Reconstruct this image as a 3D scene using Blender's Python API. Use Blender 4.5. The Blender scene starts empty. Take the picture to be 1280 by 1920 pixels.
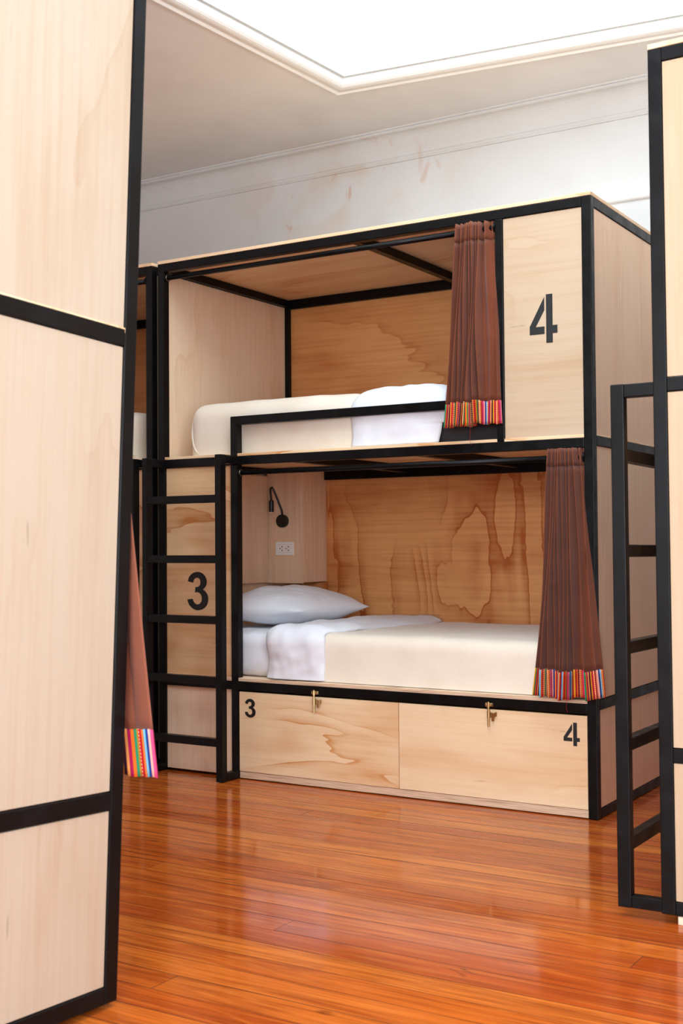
import bpy, bmesh, math, random
from mathutils import Vector, Matrix, noise

random.seed(7)
S = bpy.context.scene
C = S.collection
pi = math.pi

# ------------------------------------------------------------------ camera
def look_axes(yaw, pitch, roll):
    fw = Vector((-math.sin(yaw)*math.cos(pitch), math.cos(yaw)*math.cos(pitch), math.sin(pitch)))
    r0 = Vector((math.cos(yaw), math.sin(yaw), 0)); u0 = r0.cross(fw)
    r = r0*math.cos(roll) + u0*math.sin(roll); u = r.cross(fw)
    return r, u, fw
r_, u_, f_ = look_axes(math.radians(31.652), math.radians(1.448), math.radians(-0.423))
cam = bpy.data.cameras.new('camera'); cam_o = bpy.data.objects.new('camera', cam); C.objects.link(cam_o)
m = Matrix((r_, u_, -f_)).transposed().to_4x4(); m.translation = Vector((1.570, -4.314, 1.020))
cam_o.matrix_world = m
cam.sensor_fit = 'VERTICAL'; cam.sensor_height = 36.0; cam.lens = 2297.8/1920*36
cam.dof.use_dof = True; cam.dof.focus_distance = 4.75; cam.dof.aperture_fstop = 6.0
S.camera = cam_o

# ------------------------------------------------------------------ world, daylight, exposure
W = bpy.data.worlds.new('world'); S.world = W; W.use_nodes = True
bg = W.node_tree.nodes['Background']; bg.inputs[0].default_value = (0.86, 0.93, 1.0, 1); bg.inputs[1].default_value = 1.0

def area(name, loc, rot, sx, sy, power, col=(1, 1, 1)):
    l = bpy.data.lights.new(name, 'AREA'); l.shape = 'RECTANGLE'; l.size = sx; l.size_y = sy
    l.energy = power; l.color = col
    o = bpy.data.objects.new(name, l); C.objects.link(o); o.location = loc; o.rotation_euler = rot
    return o
# room extents
XL, XR, YF, YB, ZC = -4.7, 3.0, -7.0, 1.5, 3.26
SKX0, SKX1, SKY0, SKY1, SKZ = -1.48, 1.70, -3.75, 0.72, 4.35       # clear width of the skylight shaft
area('skylight_daylight', ((SKX0+SKX1)/2, (SKY0+SKY1)/2, SKZ-0.06), (0, 0, 0), SKX1-SKX0-0.1, SKY1-SKY0-0.1, 200, (0.80, 0.93, 1.0))
WINS = [(0.2, 1.5), (2.15, 1.5)]  # unseen front windows, placed and sized as fill on the bed fronts
for i, (wx, ww) in enumerate(WINS):
    area('window_fill', (wx, YF+0.09, 1.75), (math.radians(90), 0, 0), ww-0.1, 2.0, (120, 245)[i], (0.78, 0.90, 1.0))
area('window_fill', (XR-0.09, -3.0, 1.75), (math.radians(90), 0, math.radians(90)), 1.7, 2.0, 85, (0.78, 0.90, 1.0))  # unseen right window, added as fill for panels facing right

S.view_settings.view_transform = 'Standard'; S.view_settings.look = 'None'
S.view_settings.gamma = 1.0; S.view_settings.use_curve_mapping = False
S.view_settings.exposure = -0.14
S.cycles.use_denoising = True
S.cycles.max_bounces = 10; S.cycles.diffuse_bounces = 6; S.cycles.glossy_bounces = 4
S.cycles.caustics_reflective = False; S.cycles.caustics_refractive = False
S.cycles.sample_clamp_indirect = 8.0

# ------------------------------------------------------------------ materials
def lin(r, g, b):
    def f(c):
        c /= 255.0
        return c/12.92 if c <= 0.04045 else ((c+0.055)/1.055)**2.4
    return (f(r), f(g), f(b), 1)

class NT:
    def __init__(s, name):
        s.m = bpy.data.materials.new(name); s.m.use_nodes = True
        s.t = s.m.node_tree; s.n = s.t.nodes; s.l = s.t.links
        s.b = s.n['Principled BSDF']
    def add(s, typ, **kw):
        n = s.n.new(typ)
        for k, v in kw.items(): setattr(n, k, v)
        return n
    def put(s, sock, v):
        if hasattr(v, 'is_output') or isinstance(v, bpy.types.NodeSocket): s.l.new(v, sock)
        else: sock.default_value = v
    def math(s, op, a, b=None, c=None):
        n = s.add('ShaderNodeMath', operation=op)
        s.put(n.inputs[0], a)
        if b is not None: s.put(n.inputs[1], b)
        if c is not None: s.put(n.inputs[2], c)
        return n.outputs[0]
    def vmath(s, op, a, b):
        n = s.add('ShaderNodeVectorMath', operation=op); s.put(n.inputs[0], a); s.put(n.inputs[1], b)
        return n.outputs[0]
    def noise(s, vec, scale, detail=3, rough=0.5, dist=0.0):
        n = s.add('ShaderNodeTexNoise'); s.put(n.inputs['Vector'], vec)
        n.inputs['Scale'].default_value = scale; n.inputs['Detail'].default_value = detail
        n.inputs['Roughness'].default_value = rough; n.inputs['Distortion'].default_value = dist
        return n.outputs['Fac']
    def smooth(s, v, a, b, c=0.0, d=1.0):
        n = s.add('ShaderNodeMapRange', interpolation_type='SMOOTHSTEP')
        s.put(n.inputs[0], v)
        for i, x in enumerate((a, b, c, d)): n.inputs[i+1].default_value = x
        return n.outputs[0]
    def mix(s, fac, a, b, mode='MIX'):
        n = s.add('ShaderNodeMix', data_type='RGBA', blend_type=mode)
        s.put(n.inputs[0], fac); s.put(n.inputs[6], a); s.put(n.inputs[7], b)
        return n.outputs[2]
    def coords(s, rnd=True, kind='Object'):
        tc = s.add('ShaderNodeTexCoord').outputs[kind]
        if not rnd: return tc
        oi = s.add('ShaderNodeObjectInfo')
        r = s.math('MULTIPLY', oi.outputs['Random'], 57.3)
        cx = s.add('ShaderNodeCombineXYZ')
        s.put(cx.inputs[0], r); s.put(cx.inputs[1], s.math('MULTIPLY', r, 0.73)); s.put(cx.inputs[2], s.math('MULTIPLY', r, 1.31))
        return s.vmath('ADD', tc, cx.outputs[0])
    def bump(s, h, strength, dist):
        n = s.add('ShaderNodeBump'); n.inputs['Strength'].default_value = strength; n.inputs['Distance'].default_value = dist
        s.put(n.inputs['Height'], h); s.put(s.b.inputs['Normal'], n.outputs[0])

def plain(name, col, rough=0.5, metal=0.0, spec=0.5):
    t = NT(name); t.b.inputs['Base Color'].default_value = col
    t.b.inputs['Roughness'].default_value = rough; t.b.inputs['Metallic'].default_value = metal
    t.b.inputs['Specular IOR Level'].default_value = spec
    return t.m

def plywood(name, base, dark, axis, fig=0.5, streak=0.35, lines=7.0, rough=0.5, blotch=0.35, figaxis=None):
    t = NT(name); co = t.coords()
    A = {'x': (0.42, 1.5, 1.5), 'y': (1.5, 0.42, 1.5), 'z': (1.5, 1.5, 0.42)}[figaxis or axis]
    AB = {'x': (0.42, 1.5, 1.5), 'y': (1.5, 0.42, 1.5), 'z': (1.5, 1.5, 0.42)}[axis]
    F = {'x': (2.0, 70, 70), 'y': (70, 2.0, 70), 'z': (70, 70, 2.0)}[axis]
    ca = t.vmath('MULTIPLY', co, A); cf = t.vmath('MULTIPLY', co, F)
    n1 = t.noise(ca, 1.5, 4, 0.45, 0.5)
    n1 = t.math('ADD', n1, t.math('MULTIPLY', t.noise(cf, 0.35, 3, 0.6), 0.022))
    band = t.math('FRACT', t.math('MULTIPLY', n1, lines))                   # contour bands of the peeled veneer: one crisp edge each
    line = t.math('MULTIPLY', t.smooth(band, 0.0, 0.02), t.smooth(band, 0.02, 0.13, 1.0, 0.0))
    soft = t.math('MULTIPLY', t.smooth(band, 0.0, 0.02), t.smooth(band, 0.02, 0.75, 1.0, 0.0))
    where = t.smooth(t.noise(co, 1.6, 2), 0.36, 0.60)
    n2 = t.noise(cf, 1.0, 3, 0.6)
    n3 = t.noise(t.vmath('MULTIPLY', co, AB), 3.2, 3, 0.55, 0.3)
    f = t.math('MULTIPLY', t.math('ADD', t.math('MULTIPLY', line, 0.55), t.math('MULTIPLY', soft, 0.55)), t.math('MULTIPLY', where, fig))
    f = t.math('ADD', f, t.math('MULTIPLY', t.smooth(n3, 0.45, 0.75), blotch))
    f = t.math('ADD', f, t.math('MULTIPLY', t.smooth(n2, 0.35, 0.8), streak))
    col = t.mix(t.math('MINIMUM', f, 1.0), base, dark)
    fleck = t.smooth(t.noise(t.vmath('MULTIPLY', co, {'x': (3, 22, 22), 'y': (22, 3, 22), 'z': (22, 22, 3)}[axis]), 1.5, 3, 0.6), 0.70, 0.76)
    col = t.mix(t.math('MULTIPLY', fleck, 0.35), col, tuple(c*0.45 for c in dark[:3])+(1,))
    t.put(t.b.inputs['Base Color'], col)
    t.b.inputs['Roughness'].default_value = rough; t.b.inputs['Specular IOR Level'].default_value = 0.35
    t.bump(n2, 0.08, 0.002)
    return t.m

TAN, AMB = lin(232, 205, 172), lin(205, 150, 98)
M = {}
M['ply_light'] = plywood('plywood_light', lin(214, 194, 170), lin(194, 158, 122), 'z', 0.35, 0.3, 6, 0.45, 0.3)
M['ply_light_h'] = plywood('plywood_light_cross', lin(200, 176, 148), lin(182, 142, 102), 'x', 0.35, 0.3, 6, 0.45, 0.3)
M['ply_dimmed'] = plywood('plywood_dimmed', lin(182, 166, 146), lin(168, 138, 106), 'z', 0.24, 0.3, 6, 0.45, 0.3)  # light plywood darkened in colour to offset the strong light on bed ends
M['ply_inner'] = plywood('plywood_inner', lin(242, 216, 186), lin(224, 180, 138), 'z', 0.4, 0.35, 6, 0.5, 0.4)  # plywood lightened in colour to make up for dim light inside the bunk
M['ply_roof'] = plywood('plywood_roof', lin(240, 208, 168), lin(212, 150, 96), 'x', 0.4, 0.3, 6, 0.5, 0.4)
M['ply_shade_lift'] = plywood('plywood_shade_lift', lin(246, 210, 178), lin(228, 178, 140), 'z', 0.25, 0.4, 6, 0.5, 0.3)  # brightened and warmed in colour to lift the end panel standing in shade
M['ply_figured'] = plywood('plywood_figured', lin(232, 192, 146), lin(192, 122, 62), 'x', 0.95, 0.25, 8, 0.5, 0.45)
M['ply_wavy'] = plywood('plywood_wavy', lin(224, 160, 100), lin(172, 90, 36), 'x', 1.0, 0.32, 10, 0.5, 0.55, figaxis='z')
M['ply_dimmed_tan'] = plywood('plywood_dimmed_tan', lin(186, 162, 134), lin(174, 136, 98), 'z', 0.35, 0.3, 6, 0.45, 0.3)  # right bed's end plywood, darkened in colour to offset the direct light
M['ply_orange'] = plywood('plywood_orange', lin(224, 162, 102), lin(180, 100, 44), 'x', 0.45, 0.3, 6, 0.5, 0.55)
M['ply_drawer'] = plywood('plywood_drawer', lin(236, 208, 168), lin(206, 144, 86), 'x', 1.0, 0.22, 10, 0.42, 0.5)
M['ply_plain'] = plywood('plywood_plain', lin(236, 208, 170), lin(212, 156, 100), 'x', 0.4, 0.22, 8, 0.42, 0.45)
M['board'] = plywood('thin_board', lin(232, 202, 172), lin(206, 160, 122), 'z', 0.15, 0.5, 4, 0.5, 0.3)
def ply_edge():
    t = NT('plywood_edge'); co = t.coords(False)
    sep = t.add('ShaderNodeSeparateXYZ'); t.put(sep.inputs[0], co)
    n = t.noise(t.vmath('MULTIPLY', co, (6, 6, 400)), 1.0, 2)
    st = t.smooth(t.math('PINGPONG', t.math('MULTIPLY', sep.outputs[2], 165), 0.5), 0.2, 0.45)
    f = t.math('MULTIPLY', t.math('ADD', t.math('MULTIPLY', st, 0.6), t.smooth(n, 0.45, 0.7)), 0.6)
    t.put(t.b.inputs['Base Color'], t.mix(f, lin(226, 196, 164), lin(140, 98, 68)))
    t.b.inputs['Roughness'].default_value = 0.7
    return t.m
M['ply_edge'] = ply_edge()

def black_steel():
    t = NT('black_painted_steel'); co = t.coords(False)
    n = t.noise(co, 14, 4, 0.6)
    t.put(t.b.inputs['Base Color'], t.mix(t.smooth(n, 0.5, 0.75), lin(9, 8, 9), lin(18, 16, 17)))
    t.put(t.b.inputs['Roughness'], t.smooth(n, 0.3, 0.7, 0.30, 0.46))
    t.b.inputs['Specular IOR Level'].default_value = 0.18
    t.bump(t.noise(co, 90, 2), 0.06, 0.001)
    return t.m
M['steel'] = black_steel()
M['ink'] = plain('black_stencil_paint', lin(14, 13, 13), 0.6)
M['brass'] = plain('brassed_steel', lin(206, 178, 130), 0.28, 1.0)
M['screw'] = plain('screw_steel', lin(190, 180, 165), 0.3, 1.0)
M['white_plastic'] = plain('white_plastic', lin(240, 238, 234), 0.35)
M['slot'] = plain('dark_slot', lin(25, 24, 24), 0.6)
M['black_plastic'] = plain('black_plastic', lin(12, 12, 12), 0.4)
M['shim'] = plywood('pale_shim_wood', lin(232, 210, 184), lin(205, 170, 130), 'x')

def fabric(name, col, col2, scale=900, rough=0.9, bump=0.15, big=None, sheen=0.3):
    t = NT(name); co = t.coords(False)
    n = t.noise(co, scale, 2, 0.6); n2 = t.noise(co, 9, 3, 0.55)
    f = t.math('ADD', t.math('MULTIPLY', t.smooth(n, 0.3, 0.7), 0.5), t.math('MULTIPLY', t.smooth(n2, 0.35, 0.7), 0.5))
    t.put(t.b.inputs['Base Color'], t.mix(f, col, col2))
    t.b.inputs['Roughness'].default_value = rough; t.b.inputs['Specular IOR Level'].default_value = 0.15
    t.b.inputs['Sheen Weight'].default_value = sheen
    t.bump(n, bump, 0.0008)
    return t.m
M['cream'] = fabric('cream_fleece', lin(234, 221, 204), lin(226, 211, 191), 420, 0.95, 0.35)
M['white'] = fabric('white_cotton', lin(230, 231, 236), lin(223, 224, 231), 900, 0.85, 0.08)
M['grey_cover'] = fabric('dark_mattress_cover', lin(58, 52, 54), lin(48, 43, 45), 700)
M['brown'] = fabric('brown_curtain_cloth', lin(126, 68, 44), lin(110, 56, 35), 700, 0.85, 0.15, sheen=0.15)
M['brown_lit'] = fabric('brown_curtain_cloth_lit', lin(138, 80, 58), lin(126, 70, 50), 700, 0.85, 0.15, sheen=0.15)  # same brown cloth, its brighter light painted in as a lighter tone
M['thread'] = plain('red_thread', lin(170, 30, 30), 0.8)

def hem_cloth():
    t = NT('striped_woven_hem')
    uv = t.add('ShaderNodeTexCoord').outputs['UV']
    sep = t.add('ShaderNodeSeparateXYZ'); t.put(sep.inputs[0], uv)
    u, v = sep.outputs[0], sep.outputs[1]
    k = t.math('DIVIDE', u, 0.0075)
    ramp = t.add('ShaderNodeValToRGB'); cr = ramp.color_ramp; cr.interpolation = 'CONSTANT'
    cols = [lin(*c) for c in ((226, 70, 120), (248, 176, 160), (30, 60, 140), (120, 190, 220), (240, 130, 60), (214, 30, 38), (232, 70, 34), (222, 160, 40), (40, 130, 90),
            (236, 104, 30), (170, 20, 80), (244, 160, 90), (60, 20, 50), (222, 150, 40), (200, 24, 60), (240, 120, 44), (120, 20, 40), (246, 168, 110), (230, 110, 40), (190, 30, 70))]
    nc = len(cols)
    for i, c in enumerate(cols):
        e = cr.elements[i] if i < 2 else cr.elements.new(i/nc)
        e.position = i/nc; e.color = c
    t.put(ramp.inputs[0], t.math('DIVIDE', t.math('ADD', t.math('MODULO', t.math('FLOOR', k), nc), 0.5), nc))
    fr = t.math('FRACT', k)
    edge = t.math('SUBTRACT', 1.0, t.smooth(t.math('PINGPONG', k, 0.5), 0.03, 0.12))
    col = t.mix(t.math('MULTIPLY', edge, 0.5), ramp.outputs[0], lin(50, 14, 24))
    # dotted ornament on some stripes
    w2 = t.add('ShaderNodeTexWhiteNoise', noise_dimensions='1D'); t.put(w2.inputs['W'], t.math('ADD', t.math('FLOOR', k), 91.7))
    dv = t.math('PINGPONG', t.math('DIVIDE', v, 0.0075), 0.5); du = t.math('ABSOLUTE', t.math('SUBTRACT', fr, 0.5))
    dot = t.math('LESS_THAN', t.math('ADD', dv, du), 0.30)
    d = t.math('MULTIPLY', dot, t.math('GREATER_THAN', w2.outputs['Value'], 0.66))
    light = t.math('GREATER_THAN', w2.outputs['Value'], 0.86)
    col = t.mix(d, col, t.mix(light, lin(30, 20, 40), lin(240, 230, 225)))
    t.put(t.b.inputs['Base Color'], col); t.b.inputs['Roughness'].default_value = 0.85
    t.b.inputs['Specular IOR Level'].default_value = 0.15
    t.bump(t.math('PINGPONG', t.math('DIVIDE', v, 0.0015), 0.5), 0.15, 0.0006)
    return t.m
M['hem'] = hem_cloth()

def plaster(name, col, stains=False):
    t = NT(name); co = t.coords(False)
    n = t.noise(co, 2.2, 4, 0.55, 0.4)
    c = t.mix(t.smooth(n, 0.35, 0.75), col, tuple(x*0.93 for x in col[:3])+(1,))
    if stains:                                              # damp marks and peeling paint near the cornice
        sep = t.add('ShaderNodeSeparateXYZ'); t.put(sep.inputs[0], co)
        dx = t.math('DIVIDE', t.math('SUBTRACT', sep.outputs[0], -2.0), 1.0)
        dz = t.math('DIVIDE', t.math('SUBTRACT', sep.outputs[2], 3.0), 0.42)
        dy = t.math('DIVIDE', t.math('SUBTRACT', sep.outputs[1], 1.5), 0.5)
        r = t.math('SQRT', t.math('ADD', t.math('ADD', t.math('MULTIPLY', dx, dx), t.math('MULTIPLY', dz, dz)), t.math('MULTIPLY', dy, dy)))
        zone = t.smooth(r, 0.15, 1.0, 1.0, 0.0)
        s1 = t.smooth(t.noise(t.vmath('MULTIPLY', co, (1, 1, 0.6)), 7.0, 4, 0.6, 0.8), 0.60, 0.68)
        s2 = t.smooth(t.noise(co, 3.0, 3, 0.5, 0.5), 0.45, 0.60)
        c = t.mix(t.math('MULTIPLY', t.math('MULTIPLY', s2, zone), 0.30), c, lin(205, 170, 130))
        c = t.mix(t.math('MULTIPLY', t.math('MULTIPLY', s1, zone), 0.5), c, lin(196, 130, 82))
    t.put(t.b.inputs['Base Color'], c); t.b.inputs['Roughness'].default_value = 0.75
    t.b.inputs['Specular IOR Level'].default_value = 0.25
    t.bump(t.noise(co, 25, 4, 0.6), 0.06, 0.004)
    return t.m
M['wall'] = plaster('white_wall_paint', lin(216, 216, 216), True)
M['wall_plain'] = plaster('white_wall_paint_clean', lin(238, 237, 235))
M['ceil'] = plaster('ceiling_paint', lin(236, 236, 238), True)
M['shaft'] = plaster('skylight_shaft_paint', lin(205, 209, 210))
M['gloss_white'] = plain('white_gloss_trim', lin(236, 236, 234), 0.4)

def planks_mat():
    t = NT('varnished_floorboards'); oi = t.add('ShaderNodeObjectInfo'); rnd = oi.outputs['Random']
    co = t.coords()
    g1 = t.noise(t.vmath('MULTIPLY', co, (0.9, 9, 9)), 2.2, 4, 0.6, 0.6)
    g2 = t.noise(t.vmath('MULTIPLY', co, (3.0, 120, 120)), 1.0, 3, 0.6)
    ring = t.math('PINGPONG', t.math('MULTIPLY', t.noise(t.vmath('MULTIPLY', co, (0.5, 6, 6)), 1.6, 2, 0.4, 0.3), 9.0), 0.5)
    base = t.add('ShaderNodeValToRGB'); cr = base.color_ramp
    cr.elements[0].position = 0.0; cr.elements[0].color = lin(168, 70, 22)
    cr.elements[1].position = 1.0; cr.elements[1].color = lin(206, 114, 42)
    e = cr.elements.new(0.35); e.color = lin(180, 84, 28)
    e = cr.elements.new(0.7); e.color = lin(192, 95, 32)
    t.put(base.inputs[0], rnd)
    col = t.mix(t.math('MULTIPLY', t.smooth(g1, 0.40, 0.68), 0.62), base.outputs[0], lin(138, 56, 20))
    col = t.mix(t.math('MULTIPLY', t.smooth(ring, 0.30, 0.5), 0.30), col, lin(214, 122, 48))
    col = t.mix(t.math('MULTIPLY', t.smooth(g2, 0.42, 0.70), 0.6), col, lin(112, 42, 16))
    knot = t.smooth(t.noise(t.vmath('MULTIPLY', co, (1.4, 5, 5)), 2.6, 2, 0.5, 1.2), 0.735, 0.80)
    col = t.mix(t.math('MULTIPLY', knot, 0.8), col, lin(60, 20, 12))
    t.put(t.b.inputs['Base Color'], col)
    wear = t.noise(t.coords(False, 'Object'), 3.0, 4, 0.6)
    t.put(t.b.inputs['Roughness'], t.smooth(wear, 0.3, 0.7, 0.07, 0.19))
    t.b.inputs['Specular IOR Level'].default_value = 0.36
    t.b.inputs['Coat Weight'].default_value = 0.0; t.b.inputs['Coat Roughness'].default_value = 0.10
    t.bump(t.math('ADD', g1, t.math('MULTIPLY', g2, 0.3)), 0.05, 0.003)
    return t.m
M['planks'] = planks_mat()
M['underfloor'] = plain('dark_underfloor', lin(24, 10, 5), 0.95)
def glass():
    t = NT('window_glass')
    tr = t.add('ShaderNodeBsdfTransparent'); gl = t.add('ShaderNodeBsdfGlossy'); gl.inputs['Roughness'].default_value = 0.02
    mx = t.add('ShaderNodeMixShader'); mx.inputs[0].default_value = 0.08
    t.l.new(tr.outputs[0], mx.inputs[1]); t.l.new(gl.outputs[0], mx.inputs[2])
    t.l.new(mx.outputs[0], t.n['Material Output'].inputs[0])
    return t.m
M['glass'] = glass()

# ------------------------------------------------------------------ mesh helpers
def obj(name, bm, mat, parent=None, smooth=False, label=None):
    me = bpy.data.meshes.new(name)
    bmesh.ops.recalc_face_normals(bm, faces=bm.faces)
    bm.to_mesh(me); bm.free()
    me.materials.append(mat)
    if smooth:
        for p in me.polygons: p.use_smooth = True
    o = bpy.data.objects.new(name, me); C.objects.link(o)
    if parent: o.parent = parent
    if label: o['label'] = label
    return o
def tag(o, label, cat, group=None):
    o['label'] = label; o['category'] = cat
    if group: o['group'] = group
    return o
def empty(name, M4):
    o = bpy.data.objects.new(name, None); C.objects.link(o); o.matrix_world = M4; o.empty_display_size = 0.1
    return o
def box(bm, x0, x1, y0, y1, z0, z1, bev=0.0, seg=2):
    x0, x1 = min(x0, x1), max(x0, x1)
    v = [bm.verts.new((x, y, z)) for x in (x0, x1) for y in (y0, y1) for z in (z0, z1)]
    fs = [bm.faces.new([v[i] for i in q]) for q in ((0, 1, 3, 2), (4, 6, 7, 5), (0, 4, 5, 1), (2, 3, 7, 6), (0, 2, 6, 4), (1, 5, 7, 3))]
    if bev:
        es = list({e for f in fs for e in f.edges})
        bmesh.ops.bevel(bm, geom=es, offset=bev, segments=seg, affect='EDGES', profile=0.5)
def boxo(name, x0, x1, y0, y1, z0, z1, mat, parent, bev=0.0, label=None, seg=2):
    bm = bmesh.new(); box(bm, x0, x1, y0, y1, z0, z1, bev, seg)
    return obj(name, bm, mat, parent, label=label)
def tube(bm, pts, r, n=14, cap=True):
    pts = [Vector(p) for p in pts]; rings = []
    rad = r if isinstance(r, (list, tuple)) else [r]*len(pts)
    up = Vector((0, 0, 1))
    t0 = (pts[1]-pts[0]).normalized()
    a = t0.orthogonal().normalized()
    for i, p in enumerate(pts):
        t = (pts[min(i+1, len(pts)-1)]-pts[max(i-1, 0)]).normalized()
        a = (a-t*a.dot(t)).normalized(); b = t.cross(a)
        rings.append([bm.verts.new(p+(a*math.cos(2*pi*k/n)+b*math.sin(2*pi*k/n))*rad[i]) for k in range(n)])
    for i in range(len(rings)-1):
        for k in range(n):
            bm.faces.new((rings[i][k], rings[i][(k+1) % n], rings[i+1][(k+1) % n], rings[i+1][k]))
    if cap:
        bm.faces.new(rings[0][::-1]); bm.faces.new(rings[-1])
def prism(bm, poly, x0, z0, w, h, y_back, y_front):
    """flat outline (u, v in 0..1) laid on the XZ plane, given a real thickness in y"""
    fr = [bm.verts.new((x0+u*w, y_front, z0+v*h)) for u, v in poly]
    bk = [bm.verts.new((x0+u*w, y_back, z0+v*h)) for u, v in poly]
    n = len(poly)
    f = bm.faces.new(fr); b = bm.faces.new(bk[::-1]); f.normal_update(); b.normal_update()
    for i in range(n): bm.faces.new((fr[i], bk[i], bk[(i+1) % n], fr[(i+1) % n]))
    bmesh.ops.triangulate(bm, faces=[f, b], ngon_method='EAR_CLIP')
FOUR = [[(0.60, 0.0), (0.83, 0.0), (0.83, 1.0), (0.60, 1.0)],
        [(0.0, 0.19), (0.535, 0.19), (0.535, 0.345), (0.22, 0.345), (0.535, 0.68), (0.535, 0.95), (0.0, 0.36)],
        [(0.83, 0.19), (1.0, 0.19), (1.0, 0.355), (0.83, 0.355)]]
def three():
    W_, H_ = 730.0, 1440.0
    raw_o = [(190, 550), (225, 415), (290, 310), (390, 232), (500, 195), (600, 200), (700, 245), (785, 330), (840, 440), (858, 560), (840, 690), (790, 785), (715, 855),
             (800, 915), (865, 1010), (900, 1120), (907, 1220), (890, 1350), (845, 1460), (770, 1550), (670, 1615), (540, 1643), (420, 1615), (320, 1545), (240, 1450), (195, 1340), (172, 1235)]
    raw_i = [(360, 1212), (385, 1300), (430, 1370), (490, 1415), (560, 1418), (625, 1375), (668, 1300), (685, 1200), (672, 1110), (640, 1030), (590, 980), (520, 957), (440, 975), (462, 760), (520, 765), (580, 735), (622, 680), (637, 590), (630, 520), (600, 455), (550, 420), (490, 420), (430, 455), (395, 520), (378, 608)]
    return [((x-172)/735.0, (1643-y)/1448.0) for x, y in raw_o+raw_i]
THREE = [three()]

T = 0.037          # steel tube
L, D, H = 2.069, 1.05, 2.30
ZB, ZL, ZM = (0.002, 0.037), (0.385, 0.422), (1.366, 1.403)   # base, lower and middle rails (front)

def Mx(loc, rot=None, s=1.0):
    m = Matrix.Translation(Vector(loc))
    if rot: m = m @ rot
    return m @ Matrix.Scale(s, 4)

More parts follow.
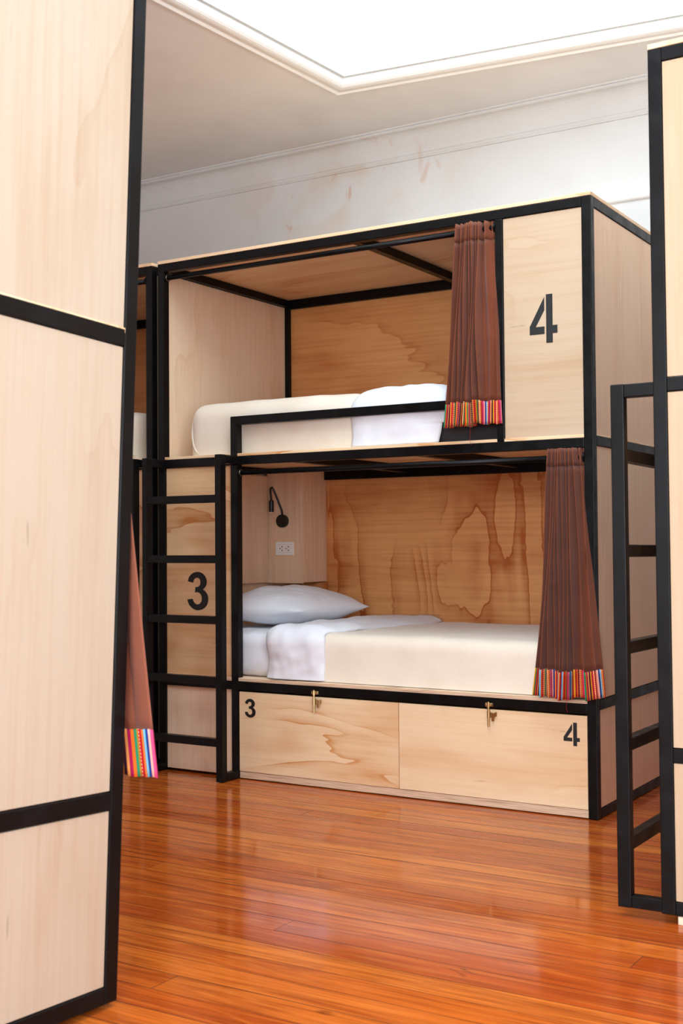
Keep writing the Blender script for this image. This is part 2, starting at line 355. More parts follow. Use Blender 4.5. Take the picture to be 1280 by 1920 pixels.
def bunk(M4, mirror, label, figures=False, endm='ply_dimmed'):
    """Bunk bed in local space: front on y=0 facing -y, x from -L to 0 (0 to L when mirrored), curtain end at x=0."""
    root = empty('bunk_bed', M4); tag(root, label, 'bed', 'plywood and steel bunk beds')
    sg = -1 if mirror else 1
    X = lambda x: x*sg
    def bar(name, x0, x1, y0, y1, z0, z1, par=root):
        return boxo(name, X(x0), X(x1), y0, y1, z0, z1, M['steel'], par, 0.0025)
    def pan(name, x0, x1, y0, y1, z0, z1, mat, par=root, bev=0.001, label=None):
        return boxo(name, X(x0), X(x1), y0, y1, z0, z1, M[mat], par, bev, label, 1)
    # posts
    for x0 in (-T, -L):
        for y0 in (0, D-T): bar('post', x0, x0+T, y0, y0+T, 0.002, H)
    bar('post', -1.660, -1.660+T, 0, T, 0.002, ZM[0])
    bar('post', -0.386, -0.386+0.031, 0, T, ZM[1], H-T)
    # front rails
    bar('rail', -L+T, -T, 0, T, H-T, H-0.001)
    bar('rail', -L+T, -T, 0, T, *ZM)
    bar('rail', -L+T, -1.660, 0, T, *ZL); bar('rail', -1.623, -T, 0, T, *ZL)
    # back rails
    for z0, z1 in ((H-T-0.012, H-0.001), (1.345, 1.403), ZL, ZB): bar('rail', -L+T, -T, D-T, D, z0, z1)
    # end rails (curtain end, far end)
    for x0 in (-T, -L):
        for z0, z1 in ((H-T, H-0.001), (1.375, 1.412), (0.398, 0.435), ZB): bar('rail', x0, x0+T, T, D-T, z0, z1)
    # roof cross bar, joists of the upper platform
    bar('cross_bar', -1.045, -1.008, T, D-T, H-T, H-0.002)
    for xj in (-1.36, -0.76): bar('joist', xj, xj+T*1.0, T, D-T, 1.366, 1.403)
    for xj in (-1.36, -0.76): bar('joist', xj, xj+T*1.0, T, D-T, 0.386, 0.422)
    # guard rail of the upper bunk
    g = bar('guard_rail', -1.660+T, -0.386, 0, T, 1.541, 1.578)
    bar('guard_upright', -1.660, -1.660+T, 0, T, ZM[1], 1.578)
    # ladder
    lad = bar('ladder', -L+0.006, -L+0.006+0.031, -0.12, -0.083, 0.003, ZM[1]+0.002); lad.name = 'ladder'
    bar('stile', -1.655, -1.655+0.033, -0.12, -0.083, 0.003, ZM[1]+0.002, lad)
    for z in (1.215, 0.954, 0.692, 0.432, 0.168): bar('rung', -L+T, -1.655, -0.119, -0.085, z-0.017, z+0.017, lad)
    for x0, w in ((-L+0.006, 0.031), (-1.655, 0.033)):
        bar('ladder_bracket', x0, x0+w, -0.083, 0.0, ZM[0]+0.002, ZM[1]+0.001, lad)
        bar('ladder_bracket', x0, x0+w, -0.083, 0.0, 0.004, 0.036, lad)
    # plywood: roof, platforms
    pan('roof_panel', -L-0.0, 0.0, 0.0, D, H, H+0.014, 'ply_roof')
    pan('upper_platform', -L+T, -0.001, 0.002, D-T, ZM[1], ZM[1]+0.012, 'ply_drawer')
    pan('lower_platform', -L+T, -T, 0.002, D-T, ZL[1], ZL[1]+0.014, 'ply_edge')
    # back panels
    pan('back_panel', -L+T, -T, D-0.016, D-0.006, ZM[1]+0.002, H-T-0.010, 'ply_orange')
    pan('back_panel', -L+T, -T, D-0.016, D-0.006, ZL[1]+0.002, 1.345, 'ply_wavy')
    pan('back_panel', -L+T, -T, D-0.016, D-0.006, ZB[1], ZL[0], 'ply_orange')
    # end panels
    for x0, m_ in ((-0.013, 'ply_shade_lift' if figures else endm), (-L+0.004, 'ply_inner' if figures else endm)):
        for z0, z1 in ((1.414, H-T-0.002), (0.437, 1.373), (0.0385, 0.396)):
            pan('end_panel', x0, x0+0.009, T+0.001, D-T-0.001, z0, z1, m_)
    # inner lining at the ladder end
    # front panels: upper right panel, the tall one behind the ladder
    p4 = pan('front_panel', -0.354, -T-0.001, 0.006, 0.015, ZM[1]+0.002, H-T-0.002, 'ply_light_h')
    p3 = pan('front_panel', -L+T+0.001, -1.661, 0.012, 0.021, ZL[1]+0.002, ZM[0]-0.002, 'ply_figured')
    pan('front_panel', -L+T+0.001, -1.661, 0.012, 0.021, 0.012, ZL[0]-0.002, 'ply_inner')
    # drawers
    drs = []
    for x0, x1 in ((-1.621, -0.832), (-0.829, -T-0.002)):
        d = pan('locker_drawer', x0, x1, 0.004, 0.020, 0.034, 0.377, 'ply_drawer' if x0 < -1 else 'ply_plain'); drs.append(d)
    pan('plinth', -1.621, -T-0.001, 0.006, 0.028, 0.004, 0.032, 'ply_edge')
    # curtain rods
    for z, x0, x1 in ((2.236, -L+T, -0.386), (1.331, -1.623, -T)):
        bm = bmesh.new(); tube(bm, [(X(x0), 0.016, z), (X(x1), 0.016, z)], 0.0115, 16)
        rod = obj('curtain_rod', bm, M['steel'], root, True)
        for xe, dx in ((x0, 0.008), (x1, -0.008)):
            bm = bmesh.new(); tube(bm, [(X(xe), 0.016, z), (X(xe+dx), 0.016, z)], 0.019, 18)
            obj('rod_flange', bm, M['steel'], rod)
        if figures:
            bm = bmesh.new()
            pts = [(X(x0+0.011), 0.016+0.0135*math.cos(a), z+0.0135*math.sin(a)) for a in [2*pi*k/20 for k in range(21)]]
            tube(bm, pts, 0.0012, 6); obj('wire_ring', bm, M['screw'], rod, True)
    # painted figures
    if figures:
        def fig(polys, x0, z0, w, h, y, par):
            bm = bmesh.new()
            for q in polys: prism(bm, q, x0, z0, w, h, y, y-0.0012)
            o = obj('number', bm, M['ink'], par); o['label'] = 'black painted figure %s' % ('4' if polys is FOUR else '3')
        fig(FOUR, -0.248, 1.767, 0.111, 0.184, 0.006, p4)
        fig(THREE, -1.912, 0.724, 0.118, 0.172, 0.012, p3)
        fig(THREE, -1.591, 0.268, 0.057, 0.081, 0.004, drs[0])
        fig(FOUR, -0.131, 0.264, 0.063, 0.086, 0.004, drs[1])
        # drawer bolts: keeper on the rail, sliding bolt, strap on the drawer front
        for dr, xb in ((drs[0], -1.226), (drs[1], -0.430)):
            bm = bmesh.new(); box(bm, xb-0.017, xb+0.017, -0.004, 0.0, 0.388, 0.402, 0.002, 1)
            tube(bm, [(xb, -0.008, 0.386), (xb, -0.008, 0.404)], 0.0065, 12)
            kp = obj('bolt_keeper', bm, M['brass'], root)
            bm = bmesh.new()
            for s_ in (-1, 1): tube(bm, [(xb+s_*0.0125, -0.003, 0.395), (xb+s_*0.0125, -0.0062, 0.395)], 0.0032, 10)
            obj('keeper_screw', bm, M['screw'], kp)
            bm = bmesh.new()
            tube(bm, [(xb, -0.008, 0.407), (xb, -0.008, 0.312)], [0.0042, 0.0042], 12)
            tube(bm, [(xb, -0.008, 0.372), (xb, -0.008, 0.345)], 0.0058, 12)
            box(bm, xb-0.004, xb+0.004, -0.008, 0.004, 0.346, 0.370, 0.001, 1)
            bo = obj('bolt', bm, M['brass'], dr)
            bm = bmesh.new()
            box(bm, xb+0.006, xb+0.024, -0.004, 0.004, 0.346, 0.366, 0.0015, 1)
            box(bm, xb+0.024, xb+0.031, -0.003, 0.004, 0.352, 0.369, 0.001, 1)
            box(bm, xb+0.010, xb+0.020, -0.003, 0.004, 0.333, 0.347, 0.001, 1)
            obj('bolt_plate', bm, M['brass'], dr)
        # boarded head end of the lower bunk: end board, wiring box front and side
        pan('end_board', -L+T-0.005, -L+T+0.010, T+0.004, 0.795, 0.822, 1.362, 'board')
        pan('corner_board', -L+0.0135, -1.80, D-T-0.010, D-T-0.001, ZL[1]+0.016, 0.818, 'ply_wavy')
        pan('wiring_box_front', -L+T, -1.818, 0.806, 0.818, 0.819, 1.400, 'board')
        pan('wiring_box_side', -1.830, -1.818, 0.8185, D-0.018, 0.823, 1.400, 'board')
    return root

# ------------------------------------------------------------------ setting
def struct(o):
    o['kind'] = 'structure'; return o
bm = bmesh.new(); box(bm, XL, XR, YF, YB, -0.12, -0.0125)
floor = struct(obj('floor', bm, M['underfloor']))
PW = 0.098; plank_mesh = {}
def plank(length):
    k = round(length, 2)
    if k not in plank_mesh:
        bm = bmesh.new(); box(bm, 0, k-0.0015, 0, PW-0.0022, -0.0125, 0.0)
        bmesh.ops.recalc_face_normals(bm, faces=bm.faces)
        me = bpy.data.meshes.new('plank'); bm.to_mesh(me); bm.free(); me.materials.append(M['planks']); me.materials.append(M['underfloor'])
        for p in me.polygons: p.material_index = 0 if p.normal.z > 0.5 else 1
        plank_mesh[k] = me
    return plank_mesh[k]
y = YB; rowi = 0
while y > YF+0.01:
    y -= PW; x = XL
    first = random.choice((1.3, 2.1, 2.9, 3.7, 4.4))
    while x < XR-0.01:
        ln = first if x == XL else random.choice((3.2, 3.9, 4.5))
        if XR-(x+ln) < 0.7: ln = XR-x
        o = bpy.data.objects.new('plank', plank(ln)); C.objects.link(o); o.parent = floor
        o.location = (x, y, random.uniform(-0.0004, 0.0)); x += ln
    rowi += 1

def wall_with_holes(name, axis, pos, thick, a0, a1, z0, z1, holes, mat):
    """wall slab along x (axis 'x', at y=pos) or along y (axis 'y', at x=pos) with rectangular window openings"""
    xs = sorted({a0, a1, *[h[0] for h in holes], *[h[1] for h in holes]}); zs = sorted({z0, z1, *[h[2] for h in holes], *[h[3] for h in holes]})
    bm = bmesh.new()
    for i in range(len(xs)-1):
        for j in range(len(zs)-1):
            cx, cz = (xs[i]+xs[i+1])/2, (zs[j]+zs[j+1])/2
            if any(h[0] < cx < h[1] and h[2] < cz < h[3] for h in holes): continue
            if axis == 'x': box(bm, xs[i], xs[i+1], min(pos, pos+thick), max(pos, pos+thick), zs[j], zs[j+1])
            else: box(bm, min(pos, pos+thick), max(pos, pos+thick), xs[i], xs[i+1], zs[j], zs[j+1])
    return struct(obj(name, bm, mat))
wall_with_holes('wall_back', 'x', YB, 0.2, XL-0.2, XR+0.2, -0.12, ZC+0.02, [], M['wall'])
wall_with_holes('wall_left', 'y', XL, -0.2, YF, YB, -0.12, ZC+0.02, [], M['wall_plain'])
wall_with_holes('wall_right', 'y', XR, 0.2, YF, YB, -0.12, ZC+0.02, [(-3.9, -2.1, 0.7, 2.8)], M['wall_plain'])
wall_with_holes('wall_front', 'x', YF, -0.2, XL-0.2, XR+0.2, -0.12, ZC+0.02, [(wx-ww/2, wx+ww/2, 0.7, 2.8) for wx, ww in WINS], M['wall_plain'])
# ceiling with the slightly out-of-square skylight opening
SQ = [Vector(p) for p in ((-1.888, -3.90), (1.85, -3.90), (1.85, 1.262), (-1.616, 0.843))]     # outer line of the moulding
def inset(d):
    out = []; n = len(SQ)
    for i in range(n):
        p0, p1, p2 = SQ[i-1], SQ[i], SQ[(i+1) % n]
        e0 = (p1-p0).normalized(); e1 = (p2-p1).normalized()
        n0 = Vector((-e0.y, e0.x)); n1 = Vector((-e1.y, e1.x))
        bis = (n0+n1).normalized()
        out.append(p1+bis*(d/bis.dot(n0)))
    return out
def ring_prism(bm, inner, outer, z0, z1):
    n = len(inner)
    for i in range(n):
        j = (i+1) % n
        q = [inner[i], inner[j], outer[j], outer[i]]
        lo = [bm.verts.new((p[0], p[1], z0)) for p in q]; hi = [bm.verts.new((p[0], p[1], z1)) for p in q]
        bm.faces.new(lo); bm.faces.new(hi[::-1])
        for k in range(4): bm.faces.new((lo[k], hi[k], hi[(k+1) % 4], lo[(k+1) % 4]))
bm = bmesh.new()
ring_prism(bm, inset(0.07), [(XL-0.2, YF-0.2), (XR+0.2, YF-0.2), (XR+0.2, YB+0.2), (XL-0.2, YB+0.2)], ZC, ZC+0.04)
ceiling = struct(obj('ceiling', bm, M['ceil']))
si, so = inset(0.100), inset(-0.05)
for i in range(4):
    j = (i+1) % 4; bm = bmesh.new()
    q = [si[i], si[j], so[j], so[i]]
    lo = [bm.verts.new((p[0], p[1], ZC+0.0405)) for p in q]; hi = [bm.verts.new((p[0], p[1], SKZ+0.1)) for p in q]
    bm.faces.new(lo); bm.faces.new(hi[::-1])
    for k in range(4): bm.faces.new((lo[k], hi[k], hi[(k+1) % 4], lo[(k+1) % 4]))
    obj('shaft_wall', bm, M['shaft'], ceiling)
prof = [(0.0, ZC+0.01), (0.0, ZC-0.006), (0.004, ZC-0.011), (0.011, ZC-0.011), (0.015, ZC-0.006), (0.018, ZC-0.001), (0.026, ZC+0.001)]
for k in range(0, 13):                               # big rounded roll
    a = -pi/2-0.15+(pi*0.60)*k/12
    prof.append((0.046+0.040*math.cos(a), ZC+0.030+0.036*math.sin(a)))
prof += [(0.081, ZC+0.046), (0.080, ZC+0.052), (0.086, ZC+0.053), (0.093, ZC+0.057), (0.096, ZC+0.064), (0.098, ZC+0.074), (0.104, ZC+0.09)]
bm = bmesh.new(); rings = [[bm.verts.new((p.x, p.y, z)) for p in inset(d)] for d, z in prof]
for i in range(len(rings)-1):
    for k in range(4): bm.faces.new((rings[i][k], rings[i][(k+1) % 4], rings[i+1][(k+1) % 4], rings[i+1][k]))
tr1 = struct(obj('trim_1', bm, M['gloss_white']))
# cornice: two fine beads with a shallow cove between them, and the lower picture rail
def run(bm, prof, x0, x1):
    a = [bm.verts.new((x0, y, z)) for y, z in prof]; b = [bm.verts.new((x1, y, z)) for y, z in prof]
    for i in range(len(prof)-1): bm.faces.new((a[i], a[i+1], b[i+1], b[i]))
bm = bmesh.new()
cov = [(YB+0.01, 3.090), (YB-0.008, 3.092), (YB-0.010, 3.098), (YB-0.006, 3.104), (YB-0.010, 3.110), (YB-0.010, 3.116), (YB-0.004, 3.120)]
for k in range(9):
    a = (pi/2)*k/8
    cov.append((YB-0.006-0.062*(1-math.cos(a)), 3.122+0.112*math.sin(a)))
cov += [(YB-0.072, 3.236), (YB-0.078, 3.240), (YB-0.078, 3.246), (YB-0.072, 3.249), (YB-0.080, 3.253), (YB-0.080, 3.259), (YB-0.075, ZC+0.01)]
run(bm, cov, XL, XR); struct(obj('trim_2', bm, M['wall']))
bm = bmesh.new(); pr = [(YB+0.01, 2.675)]
for k in range(9):
    a = -pi/2+pi*k/8
    pr.append((YB-0.004-0.018*math.cos(a), 2.708+0.028*math.sin(a)))
pr.append((YB+0.01, 2.74)); run(bm, pr, XL, XR); tr3 = struct(obj('trim_3', bm, M['wall_plain'], smooth=True))
def baseboard(name, x0, x1, y0, y1):
    bm = bmesh.new(); box(bm, x0, x1, y0, y1, 0.0, 0.15, 0.006, 1); struct(obj(name, bm, M['gloss_white']))
baseboard('baseboard_back', XL, XR, YB-0.018, YB); baseboard('baseboard_left', XL, XL+0.018, YF+0.02, YB-0.02)
baseboard('baseboard_right', XR-0.018, XR, YF+0.02, YB-0.02); baseboard('baseboard_front', XL+0.02, XR-0.02, YF, YF+0.018)
# unseen windows added for fill light: frame with panes
wi = 0
def window(axis, pos, a0, a1, z0, z1):
    global wi
    wi += 1
    def bb(bm, p0, p1, q0, q1, t0, t1):
        if axis == 'x': box(bm, p0, p1, pos+t0, pos+t1, q0, q1)
        else: box(bm, pos+t0, pos+t1, p0, p1, q0, q1)
    bm = bmesh.new(); f = 0.06; mid = (a0+a1)/2; zt = z0+(z1-z0)*0.68
    for p in ((a0, a0+f, z0, z1), (a1-f, a1, z0, z1), (a0+f, a1-f, z0, z0+f), (a0+f, a1-f, z1-f, z1), (mid-f/2, mid+f/2, z0+f, z1-f), (a0+f, a1-f, zt-f/2, zt+f/2)): bb(bm, *p, -0.05, 0.03)
    w = struct(obj('window_%d' % wi, bm, M['gloss_white']))
    for p0, p1 in ((a0+f, mid-f/2), (mid+f/2, a1-f)):
        for q0, q1 in ((z0+f, zt-f/2), (zt+f/2, z1-f)):
            bm = bmesh.new(); bb(bm, p0, p1, q0, q1, -0.012, -0.006); obj('pane', bm, M['glass'], w)
for wx, ww in WINS: window('x', YF-0.05, wx-ww/2, wx+ww/2, 0.7, 2.8)
window('y', XR+0.08, -3.9, -2.1, 0.7, 2.8)
# glazed roof of the skylight
bm = bmesh.new(); nx = 4
for k in range(nx+1):
    xx = -1.86+3.64*k/nx; box(bm, xx-0.025, xx+0.025, -3.85, 1.20, SKZ+0.101, SKZ+0.16)
wi += 1; sk = struct(obj('window_%d' % wi, bm, M['gloss_white']))
for k in range(nx):
    a = -1.86+3.64*k/nx+0.025; b = -1.86+3.64*(k+1)/nx-0.025
    boxo('pane', a, b, -3.85, 1.20, SKZ+0.12, SKZ+0.128, M['glass'], sk)

# ------------------------------------------------------------------ bunk beds
Rz = lambda a: Matrix.Rotation(a, 4, 'Z')
Rx = lambda a: Matrix.Rotation(a, 4, 'X')
Ry = lambda a: Matrix.Rotation(a, 4, 'Y')
bunk(Mx((0, 0, 0)), False, 'plywood bunk bed in black steel frame, big painted 4, two numbered drawers', True)
XN = -2.103-L
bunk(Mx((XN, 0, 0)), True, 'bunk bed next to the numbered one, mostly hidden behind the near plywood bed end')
ML = Mx((-0.2994, -2.2442, 0.008), Rx(-0.0489) @ Rz(pi), 1.063)
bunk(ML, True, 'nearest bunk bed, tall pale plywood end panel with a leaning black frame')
RR = Rx(-0.010) @ Ry(-0.006) @ Rz(-pi/2); sR = 1.019
corner = Vector((0.559, -1.061, 0.0215))
locR = corner-(RR.to_3x3() @ Vector((L*sR, 0, 0)))
bunk(Mx(locR, RR, sR), True, 'bunk bed at the frame edge seen end-on, black ladder standing off its side', endm='ply_dimmed_tan')

# ------------------------------------------------------------------ bedding
def nz(p, s, off=0.0):
    return noise.noise(Vector((p[0]*s+off, p[1]*s+off*1.7, p[2]*s-off)))
def rbox(x0, x1, y0, y1, z0, z1, r, step=0.02, wr=0.0, ws=6.0, off=0.0, lumps=0.0, bottom=True, extra=None):
    """rounded upholstered block with fine wrinkles"""
    c = Vector(((x0+x1)/2, (y0+y1)/2, (z0+z1)/2)); h = Vector(((x1-x0)/2, (y1-y0)/2, (z1-z0)/2))
    bm = bmesh.new(); cache = {}
    n = [max(3, int(round(2*h[i]/step))) for i in range(3)]
    def V(i, j, k):
        key = (i, j, k)
        if key not in cache:
            q = Vector((-h[0]+2*h[0]*i/n[0], -h[1]+2*h[1]*j/n[1], -h[2]+2*h[2]*k/n[2]))
            inn = Vector([max(-(h[a]-(r if bottom or a < 2 else 0)), min(h[a]-r, q[a])) for a in range(3)])
            d = q-inn; nrm = d.normalized() if d.length > 1e-9 else Vector((0, 0, 1))
            p = c+inn+nrm*r
            w = wr*nz(p, ws, off)+wr*0.5*nz(p, ws*2.3, off+5)+lumps*nz(p, 2.5, off+9)
            p = p+nrm*w
            if extra: p = extra(p, nrm)
            cache[key] = bm.verts.new(p)
        return cache[key]
    for k in ((0, n[2]) if bottom else (n[2],)):
        for i in range(n[0]):
            for j in range(n[1]): bm.faces.new((V(i, j, k), V(i+1, j, k), V(i+1, j+1, k), V(i, j+1, k)))
    for j in (0, n[1]):
        for i in range(n[0]):
            for k in range(n[2]): bm.faces.new((V(i, j, k), V(i+1, j, k), V(i+1, j, k+1), V(i, j, k+1)))
    for i in (0, n[0]):
        for j in range(n[1]):
            for k in range(n[2]): bm.faces.new((V(i, j, k), V(i, j+1, k), V(i, j+1, k+1), V(i, j, k+1)))
    return bm
def top(o, label, cat, group=None): return tag(o, label, cat, group)

def drape(xl, xr, y0, y1, z0, z1, r, off, thick, ns=70, nt=24, wr=0.004, ws=7, seed=0.0, xshape=None, yend=None):
    """cloth laid over a mattress: up the front, over the top; xl(s), xr(s) give its side edges along the profile"""
    prof = []
    nf = int(ns*0.35); nc = int(ns*0.2)
    for i in range(nf): prof.append((y0-off, z0+(z1-r-z0)*i/nf, Vector((0, -1, 0))))
    for i in range(nc+1):
        a = pi/2*i/nc; prof.append((y0+r-(r+off)*math.cos(a), z1-r+(r+off)*math.sin(a), Vector((0, -math.cos(a), math.sin(a)))))
    nb = ns-nf-nc
    for i in range(1, nb+1): prof.append((y0+r+(y1-y0-r)*i/nb, z1+off, Vector((0, 0, 1))))
    bm = bmesh.new(); g = []
    for i, (yy, zz, nv) in enumerate(prof):
        s = i/(len(prof)-1); row = []
        a, b = xl(s, yy), xr(s, yy)
        for k in range(nt+1):
            t = k/nt; x = a+(b-a)*t
            puff = thick*(1-abs(2*t-1)**6)
            w = wr*nz((x, yy*0.8, zz), ws, seed)+wr*0.6*nz((x, yy, zz), ws*2.5, seed+3)
            p = Vector((x, yy, zz))+nv*(puff+w)
            row.append(bm.verts.new(p))
        g.append(row)
    for i in range(len(g)-1):
        for k in range(nt): bm.faces.new((g[i][k], g[i][k+1], g[i+1][k+1], g[i+1][k]))
    return bm
ZP = ZL[1]+0.015      # top of the lower platform
ZU = ZM[1]+0.013      # top of the upper platform
# lower bunk
bm = rbox(-2.01, -0.06, 0.060, 0.985, ZP, 0.628, 0.045, 0.018, 0.006, 11, 2.0)
top(obj('mattress', bm, M['white'], smooth=True), 'white sheeted mattress of the lower bunk, head end bare beside the pillow', 'mattress')
def sag(p, n):
    if n.y < -0.3: p.y -= 0.006*max(0, (0.56-p.z)/0.12)
    return p
bm = rbox(-1.26, -0.052, 0.044, 0.99, ZP+0.001, 0.640, 0.055, 0.022, 0.004, 5, 1.0, 0.004, False, sag)
top(obj('blanket', bm, M['cream'], smooth=True), 'cream blanket on the lower bunk behind the drawers', 'blanket')
bm = drape(lambda s, y: -1.500+0.012*math.sin(9*s)+0.02*max(0, s-0.35), lambda s, y: -1.200+0.13*max(0.0, min(1.0, (y-0.08)/0.85))+0.012*math.sin(23*s)*(s > 0.4), 0.044, 0.90, ZP+0.004, 0.640, 0.055, 0.004, 0.026, 80, 40, 0.009, 9, 4.0)
o = obj('duvet', bm, M['white'], smooth=True)
sm = o.modifiers.new('thickness', 'SOLIDIFY'); sm.thickness = 0.012; sm.offset = -1
top(o, 'white duvet folded over the cream blanket on the lower bunk', 'duvet')
# pillow
def pillow_bm(A, B, Cc, Dd, z0, hgt):
    A, B, Cc, Dd = [Vector(p) for p in (A, B, Cc, Dd)]
    n = 44; bm = bmesh.new(); grids = []
    for side in (1, -1):
        g = []
        for i in range(n+1):
            row = []
            for j in range(n+1):
                u, v = i/n, j/n
                uu, vv = 2*u-1, 2*v-1
                # sides pulled in a little so the corners stay pointed
                pu = u+0.035*math.sin(pi*2*u)*0; pv = v
                ins = 0.06
                cu = uu*(1-ins*(1-vv*vv)); cv = vv*(1-ins*(1-uu*uu))
                a, b = (cu+1)/2, (cv+1)/2
                p = (Dd*(1-a)+A*a)*(1-b)+(Cc*(1-a)+B*a)*b
                e = max(0.0, (1-abs(uu)**2.4)*(1-abs(vv)**2.4))**0.62
                hh = hgt*(0.56 if side > 0 else 0.44)*e
                cr = (0.012*nz((uu*1.0, vv*1.0, side), 2.2, 3.0)+0.007*nz((uu*0.6+vv, vv*2.2-uu, side), 3.6, 8.0))*e+0.006*math.sin(7*(abs(uu)+abs(vv))+4*vv)*max(0, abs(uu*vv)-0.2)*e
                z = z0+hgt*0.42+side*hh+cr
                row.append(bm.verts.new((p.x, p.y, z)))
            g.append(row)
        grids.append(g)
        for i in range(n):
            for j in range(n):
                q = (g[i][j], g[i+1][j], g[i+1][j+1], g[i][j+1]); bm.faces.new(q if side > 0 else q[::-1])
    bmesh.ops.remove_doubles(bm, verts=bm.verts, dist=0.0004)
    return bm
bm = pillow_bm((-1.47, 0.26, 0), (-1.40, 0.76, 0), (-1.92, 0.86, 0), (-1.99, 0.16, 0), 0.638, 0.182)
top(obj('pillow', bm, M['white'], smooth=True), 'white pillow at the head of the lower bunk under the lamp', 'pillow')
# upper bunk
bm = rbox(-1.915, -0.060, 0.075, 0.985, ZU, 1.625, 0.05, 0.025, 0.002, 5, 6.0)
top(obj('mattress', bm, M['grey_cover'], smooth=True), 'dark covered mattress of the upper bunk, edge showing under the short curtain', 'mattress')
def sag2(p, n):
    if p.x < -1.86 and n.x < -0.3: p.y += 0
    return p
bm = rbox(-1.945, -1.02, 0.050, 0.99, ZU+0.001, 1.655, 0.075, 0.022, 0.004, 5, 8.0, 0.006, False)
b1 = top(obj('blanket', bm, M['cream'], smooth=True), 'cream blanket on the upper bunk above the ladder', 'blanket')
# folded corner of that blanket at the foot end
bm = bmesh.new()
pts = [(-1.87-0.076*math.cos(math.radians(g)), 0.125-0.076*math.sin(math.radians(g)), z) for g, z in ((12, 1.592), (22, 1.570), (34, 1.535), (47, 1.500), (60, 1.465), (74, 1.440), (88, 1.424))]
tube(bm, pts, [0.003, 0.006, 0.007, 0.007, 0.006, 0.005, 0.003], 10)
obj('tucked_corner', bm, M['cream'], b1, True)
bm = drape(lambda s, y: -1.065+0.045*max(0, s-0.3)+0.006*math.sin(14*s), lambda s, y: -0.640+0.02*math.sin(6*s)+(-0.02 if s < 0.2 else 0.0), 0.050, 0.97, ZU+0.002, 1.645, 0.08, 0.004, 0.022, 80, 44, 0.007, 8, 11.0)
o = obj('duvet', bm, M['white'], smooth=True)
sm = o.modifiers.new('thickness', 'SOLIDIFY'); sm.thickness = 0.012; sm.offset = -1
top(o, 'white duvet end on the upper bunk beside the short curtain', 'duvet')
# neighbour bed upper bunk
def nb(x): return XN-x
bm = rbox(nb(-0.10), nb(-1.915), 0.075, 0.985, ZU, 1.625, 0.05, 0.03, 0.002, 5, 16.0)
top(obj('mattress', bm, M['white'], smooth=True), 'upper mattress of the partly hidden neighbouring bunk bed, under a blanket', 'mattress')
bm = rbox(nb(-0.9), nb(-1.945), 0.050, 0.99, ZU+0.001, 1.650, 0.075, 0.025, 0.004, 5, 18.0, 0.006, False)
b2 = top(obj('blanket', bm, M['cream'], smooth=True), 'cream blanket corner glimpsed on the neighbouring upper bunk between frames', 'blanket')
bm = bmesh.new()
tube(bm, [(nb(-1.90), 0.046, 1.60), (nb(-1.895), 0.045, 1.54), (nb(-1.90), 0.043, 1.49), (nb(-1.885), 0.042, 1.455), (nb(-1.93), 0.044, 1.435)], [0.004, 0.009, 0.010, 0.009, 0.004], 10)
obj('tucked_corner', bm, M['cream'], b2, True)

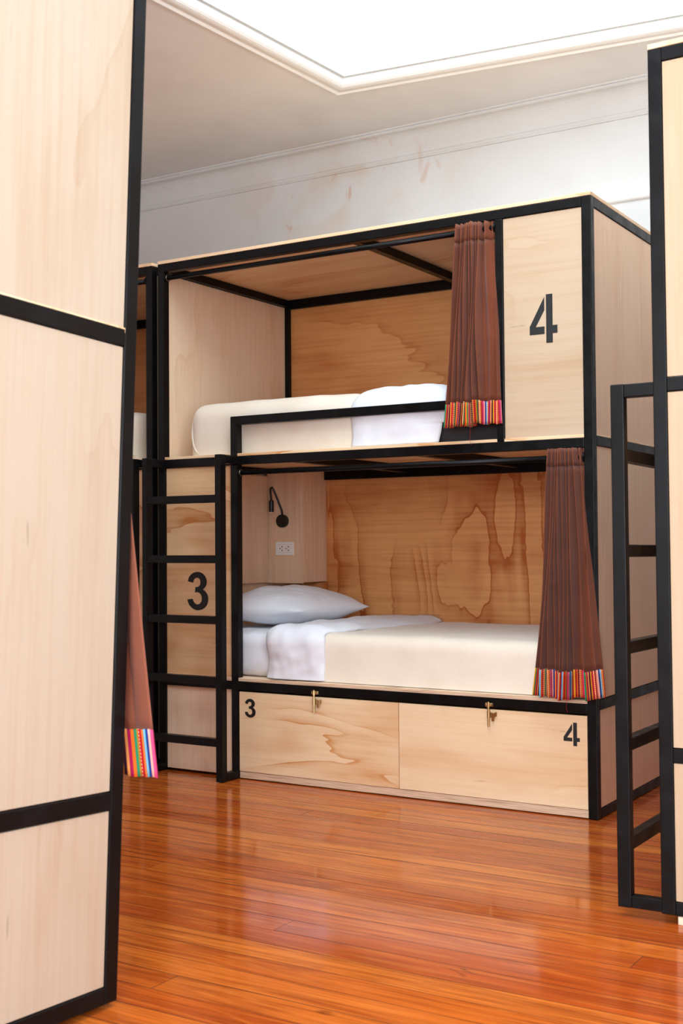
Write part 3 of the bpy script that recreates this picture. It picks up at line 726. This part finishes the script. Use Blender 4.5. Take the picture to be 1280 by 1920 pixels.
# ------------------------------------------------------------------ curtains
def curtain(M4, folds, xt, xb, zt, zh, z_hem, zb, y_top, y_bot, amp_t, amp_b, label, mat='brown', flare=1.0, seed=1, wave=0.006, thread=None):
    """pleated curtain. folds: (share of the width, protrusion factor) for every pleat from x=xt[0] to xt[1]"""
    rnd = random.Random(seed)
    root = empty('curtain', M4); tag(root, label, 'curtain', 'brown curtains with striped hems')
    tot = sum(f[0] for f in folds); P = []           # plan path: (u, v)
    u = 0.0
    for w, a in folds:
        w /= tot; n = max(10, int(w*120))
        for k in range(n):
            t = k/n
            hump = (0.5-0.5*math.cos(2*pi*t))**0.75          # rounded pleat, leaning a little over its neighbour
            P.append((u+w*(t+0.13*math.sin(2*pi*t)), a*hump))
        u += w
    P.append((1.0, 0.0))
    rows = 44; Z = []
    nb_ = 30
    zs_head = [zt+(zh-zt)*i/4 for i in range(5)]
    zs_body = [zh+(z_hem-zh)*i/nb_ for i in range(nb_+1)]
    zs_hem = [z_hem+(zb-z_hem)*i/6 for i in range(7)]
    phase = [rnd.uniform(0, 6.28) for _ in P]
    hemdrop = [noise.noise(Vector((p[0]*9, seed*3.1, 0)))*0.014 for p in P]
    def point(i, z):
        u, v = P[i]; s = (zt-z)/(zt-zb); sf = s**flare
        x = (xt[0]+(xt[1]-xt[0])*u)*(1-sf)+(xb[0]+(xb[1]-xb[0])*u)*sf
        amp = amp_t+(amp_b-amp_t)*s
        yc = y_top+(y_bot-y_top)*s
        x += wave*s*math.sin(5*s+u*11+seed)
        y = yc-amp*v*(1+0.25*math.sin(6*s+u*17))
        return Vector((x, y, z+hemdrop[i]*s))
    arc = [0.0]
    for i in range(1, len(P)):
        arc.append(arc[-1]+(point(i, zb)-point(i-1, zb)).length)
    def sheet(name, zs, mat_, par, grow=0.0, off=0.0):
        bm = bmesh.new(); uvl = bm.loops.layers.uv.new('UVMap'); g = []
        for z in zs:
            g.append([bm.verts.new(point(i, z)+Vector((0, -off, 0))) for i in range(len(P))])
        for r in range(len(zs)-1):
            for i in range(len(P)-1):
                f = bm.faces.new((g[r][i], g[r][i+1], g[r+1][i+1], g[r+1][i]))
                for lp, (ii, zz) in zip(f.loops, ((i, zs[r]), (i+1, zs[r]), (i+1, zs[r+1]), (i, zs[r+1]))): lp[uvl].uv = (arc[ii], zz)
        o = obj(name, bm, M[mat_], par, True)
        sm = o.modifiers.new('thickness', 'SOLIDIFY'); sm.thickness = 0.0022+grow; sm.offset = 0
        return o
    sheet('header_band', zs_head, mat, root, 0.0022)
    sheet('drape', zs_body, mat, root)
    h = sheet('striped_hem', zs_hem, 'hem', root, 0.0012); h['label'] = 'multicoloured striped woven hem'
    if thread:
        bm = bmesh.new(); x, y, z, ln = thread
        tube(bm, [(x, y, z), (x+0.002, y-0.002, z-ln*0.4), (x-0.001, y, z-ln*0.7), (x+0.003, y, z-ln)], 0.0006, 5)
        obj('loose_thread', bm, M['thread'], root)
    return root
rn = random.Random(3)
fo = [(1.0, 0.8), (0.8, 0.9)]+[(rn.uniform(0.45, 0.7), rn.uniform(0.8, 1.1)) for _ in range(6)]+[(1.7, 0.5), (0.4, 0.3)]
curtain(Mx((0, 0, 0)), fo, (-0.548, -0.396), (-0.600, -0.352), 2.2615, 2.190, 1.560, 1.470, 0.018, -0.014, 0.048, 0.062, 'brown pleated curtain hanging over the upper bunk beside the large 4', seed=2, thread=(-0.49, -0.02, 1.47, 0.075))
fo = [(0.9, 0.8), (0.7, 0.9)]+[(rn.uniform(0.4, 0.65), rn.uniform(0.8, 1.1)) for _ in range(5)]+[(1.1, 1.0), (1.2, 0.8), (0.8, 0.5)]
curtain(Mx((0, 0, 0)), fo, (-0.176, -0.048), (-0.232, 0.034), 1.3655, 1.300, 0.548, 0.446, 0.018, -0.016, 0.046, 0.058, 'dark brown pleated curtain on the lower bunk at the outer corner post', seed=5, thread=(-0.105, -0.03, 0.45, 0.06))
fo = [(1.6, 0.25), (1.2, 0.45), (0.8, 0.8), (0.6, 0.9), (0.6, 0.9), (0.7, 0.9)]
curtain(ML, fo, (0.045, 0.30), (-0.070, 0.34), 1.362, 1.300, 0.562, 0.462, 0.010, -0.030, 0.030, 0.045, 'brown curtain flaring past the near bed end, bright striped hem low over the floor', 'brown_lit', flare=1.15, seed=9, wave=0.002)

# ------------------------------------------------------------------ reading lamp and outlet in the lower bunk
YL = 0.806
lamp = empty('reading_lamp', Mx((-1.932, YL, 1.133))); tag(lamp, 'small black gooseneck reading lamp on the boards above the pillow', 'lamp')
bm = bmesh.new(); tube(bm, [(0, 0, 0), (0, -0.018, 0), (0, -0.022, 0)], [0.033, 0.033, 0.030], 32); obj('base', bm, M['black_plastic'], lamp)
bm = bmesh.new()
tube(bm, [(0.002, -0.010, 0.025), (0.001, -0.016, 0.055), (-0.008, -0.030, 0.095), (-0.020, -0.040, 0.135), (-0.030, -0.046, 0.160), (-0.034, -0.052, 0.171), (-0.037, -0.058, 0.166), (-0.037, -0.060, 0.150), (-0.034, -0.060, 0.12), (-0.032, -0.060, 0.100)], 0.0052, 12)
obj('gooseneck', bm, M['black_plastic'], lamp, True)
bm = bmesh.new(); tube(bm, [(-0.0315, -0.060, 0.105), (-0.0315, -0.060, 0.100), (-0.0315, -0.060, 0.048), (-0.0315, -0.060, 0.045)], [0.008, 0.0125, 0.0125, 0.0115], 20)
hd = obj('lamp_head', bm, M['black_plastic'], lamp)
bm = bmesh.new(); tube(bm, [(-0.0315, -0.060, 0.0455), (-0.0315, -0.060, 0.0425)], [0.0105, 0.0105], 20); obj('lens', bm, M['white_plastic'], hd)
out = empty('power_outlet', Mx((-1.9215, YL, 0.994))); tag(out, 'white double wall outlet below the reading lamp', 'outlet')
bm = bmesh.new(); box(bm, -0.0545, 0.0545, -0.009, 0, -0.034, 0.034, 0.003, 2); pl = obj('cover_plate', bm, M['white_plastic'], out)
bm = bmesh.new()
for z in (-0.0205, 0.0205): box(bm, -0.040, 0.040, -0.0096, -0.0085, z-0.0005, z+0.0005)
obj('plate_line', bm, M['screw'], pl)
bm = bmesh.new()
for cx in (-0.019, 0.019):
    for dx, dz in ((0.006, 0.009), (0.006, -0.009), (-0.007, 0.0)):
        box(bm, cx+dx-0.0022, cx+dx+0.0022, -0.0098, -0.008, dz-0.0035, dz+0.0035)
obj('socket_slot', bm, M['slot'], pl)

# ------------------------------------------------------------------ timber shims under the right-hand bed
sh = boxo('wood_shim', 0.602, 0.663, -1.056, -1.018, 0.0, 0.0212, M['shim'], None, 0.001)
tag(sh, 'pale wooden shim under the end-on bunk bed by the ladder foot', 'shim')
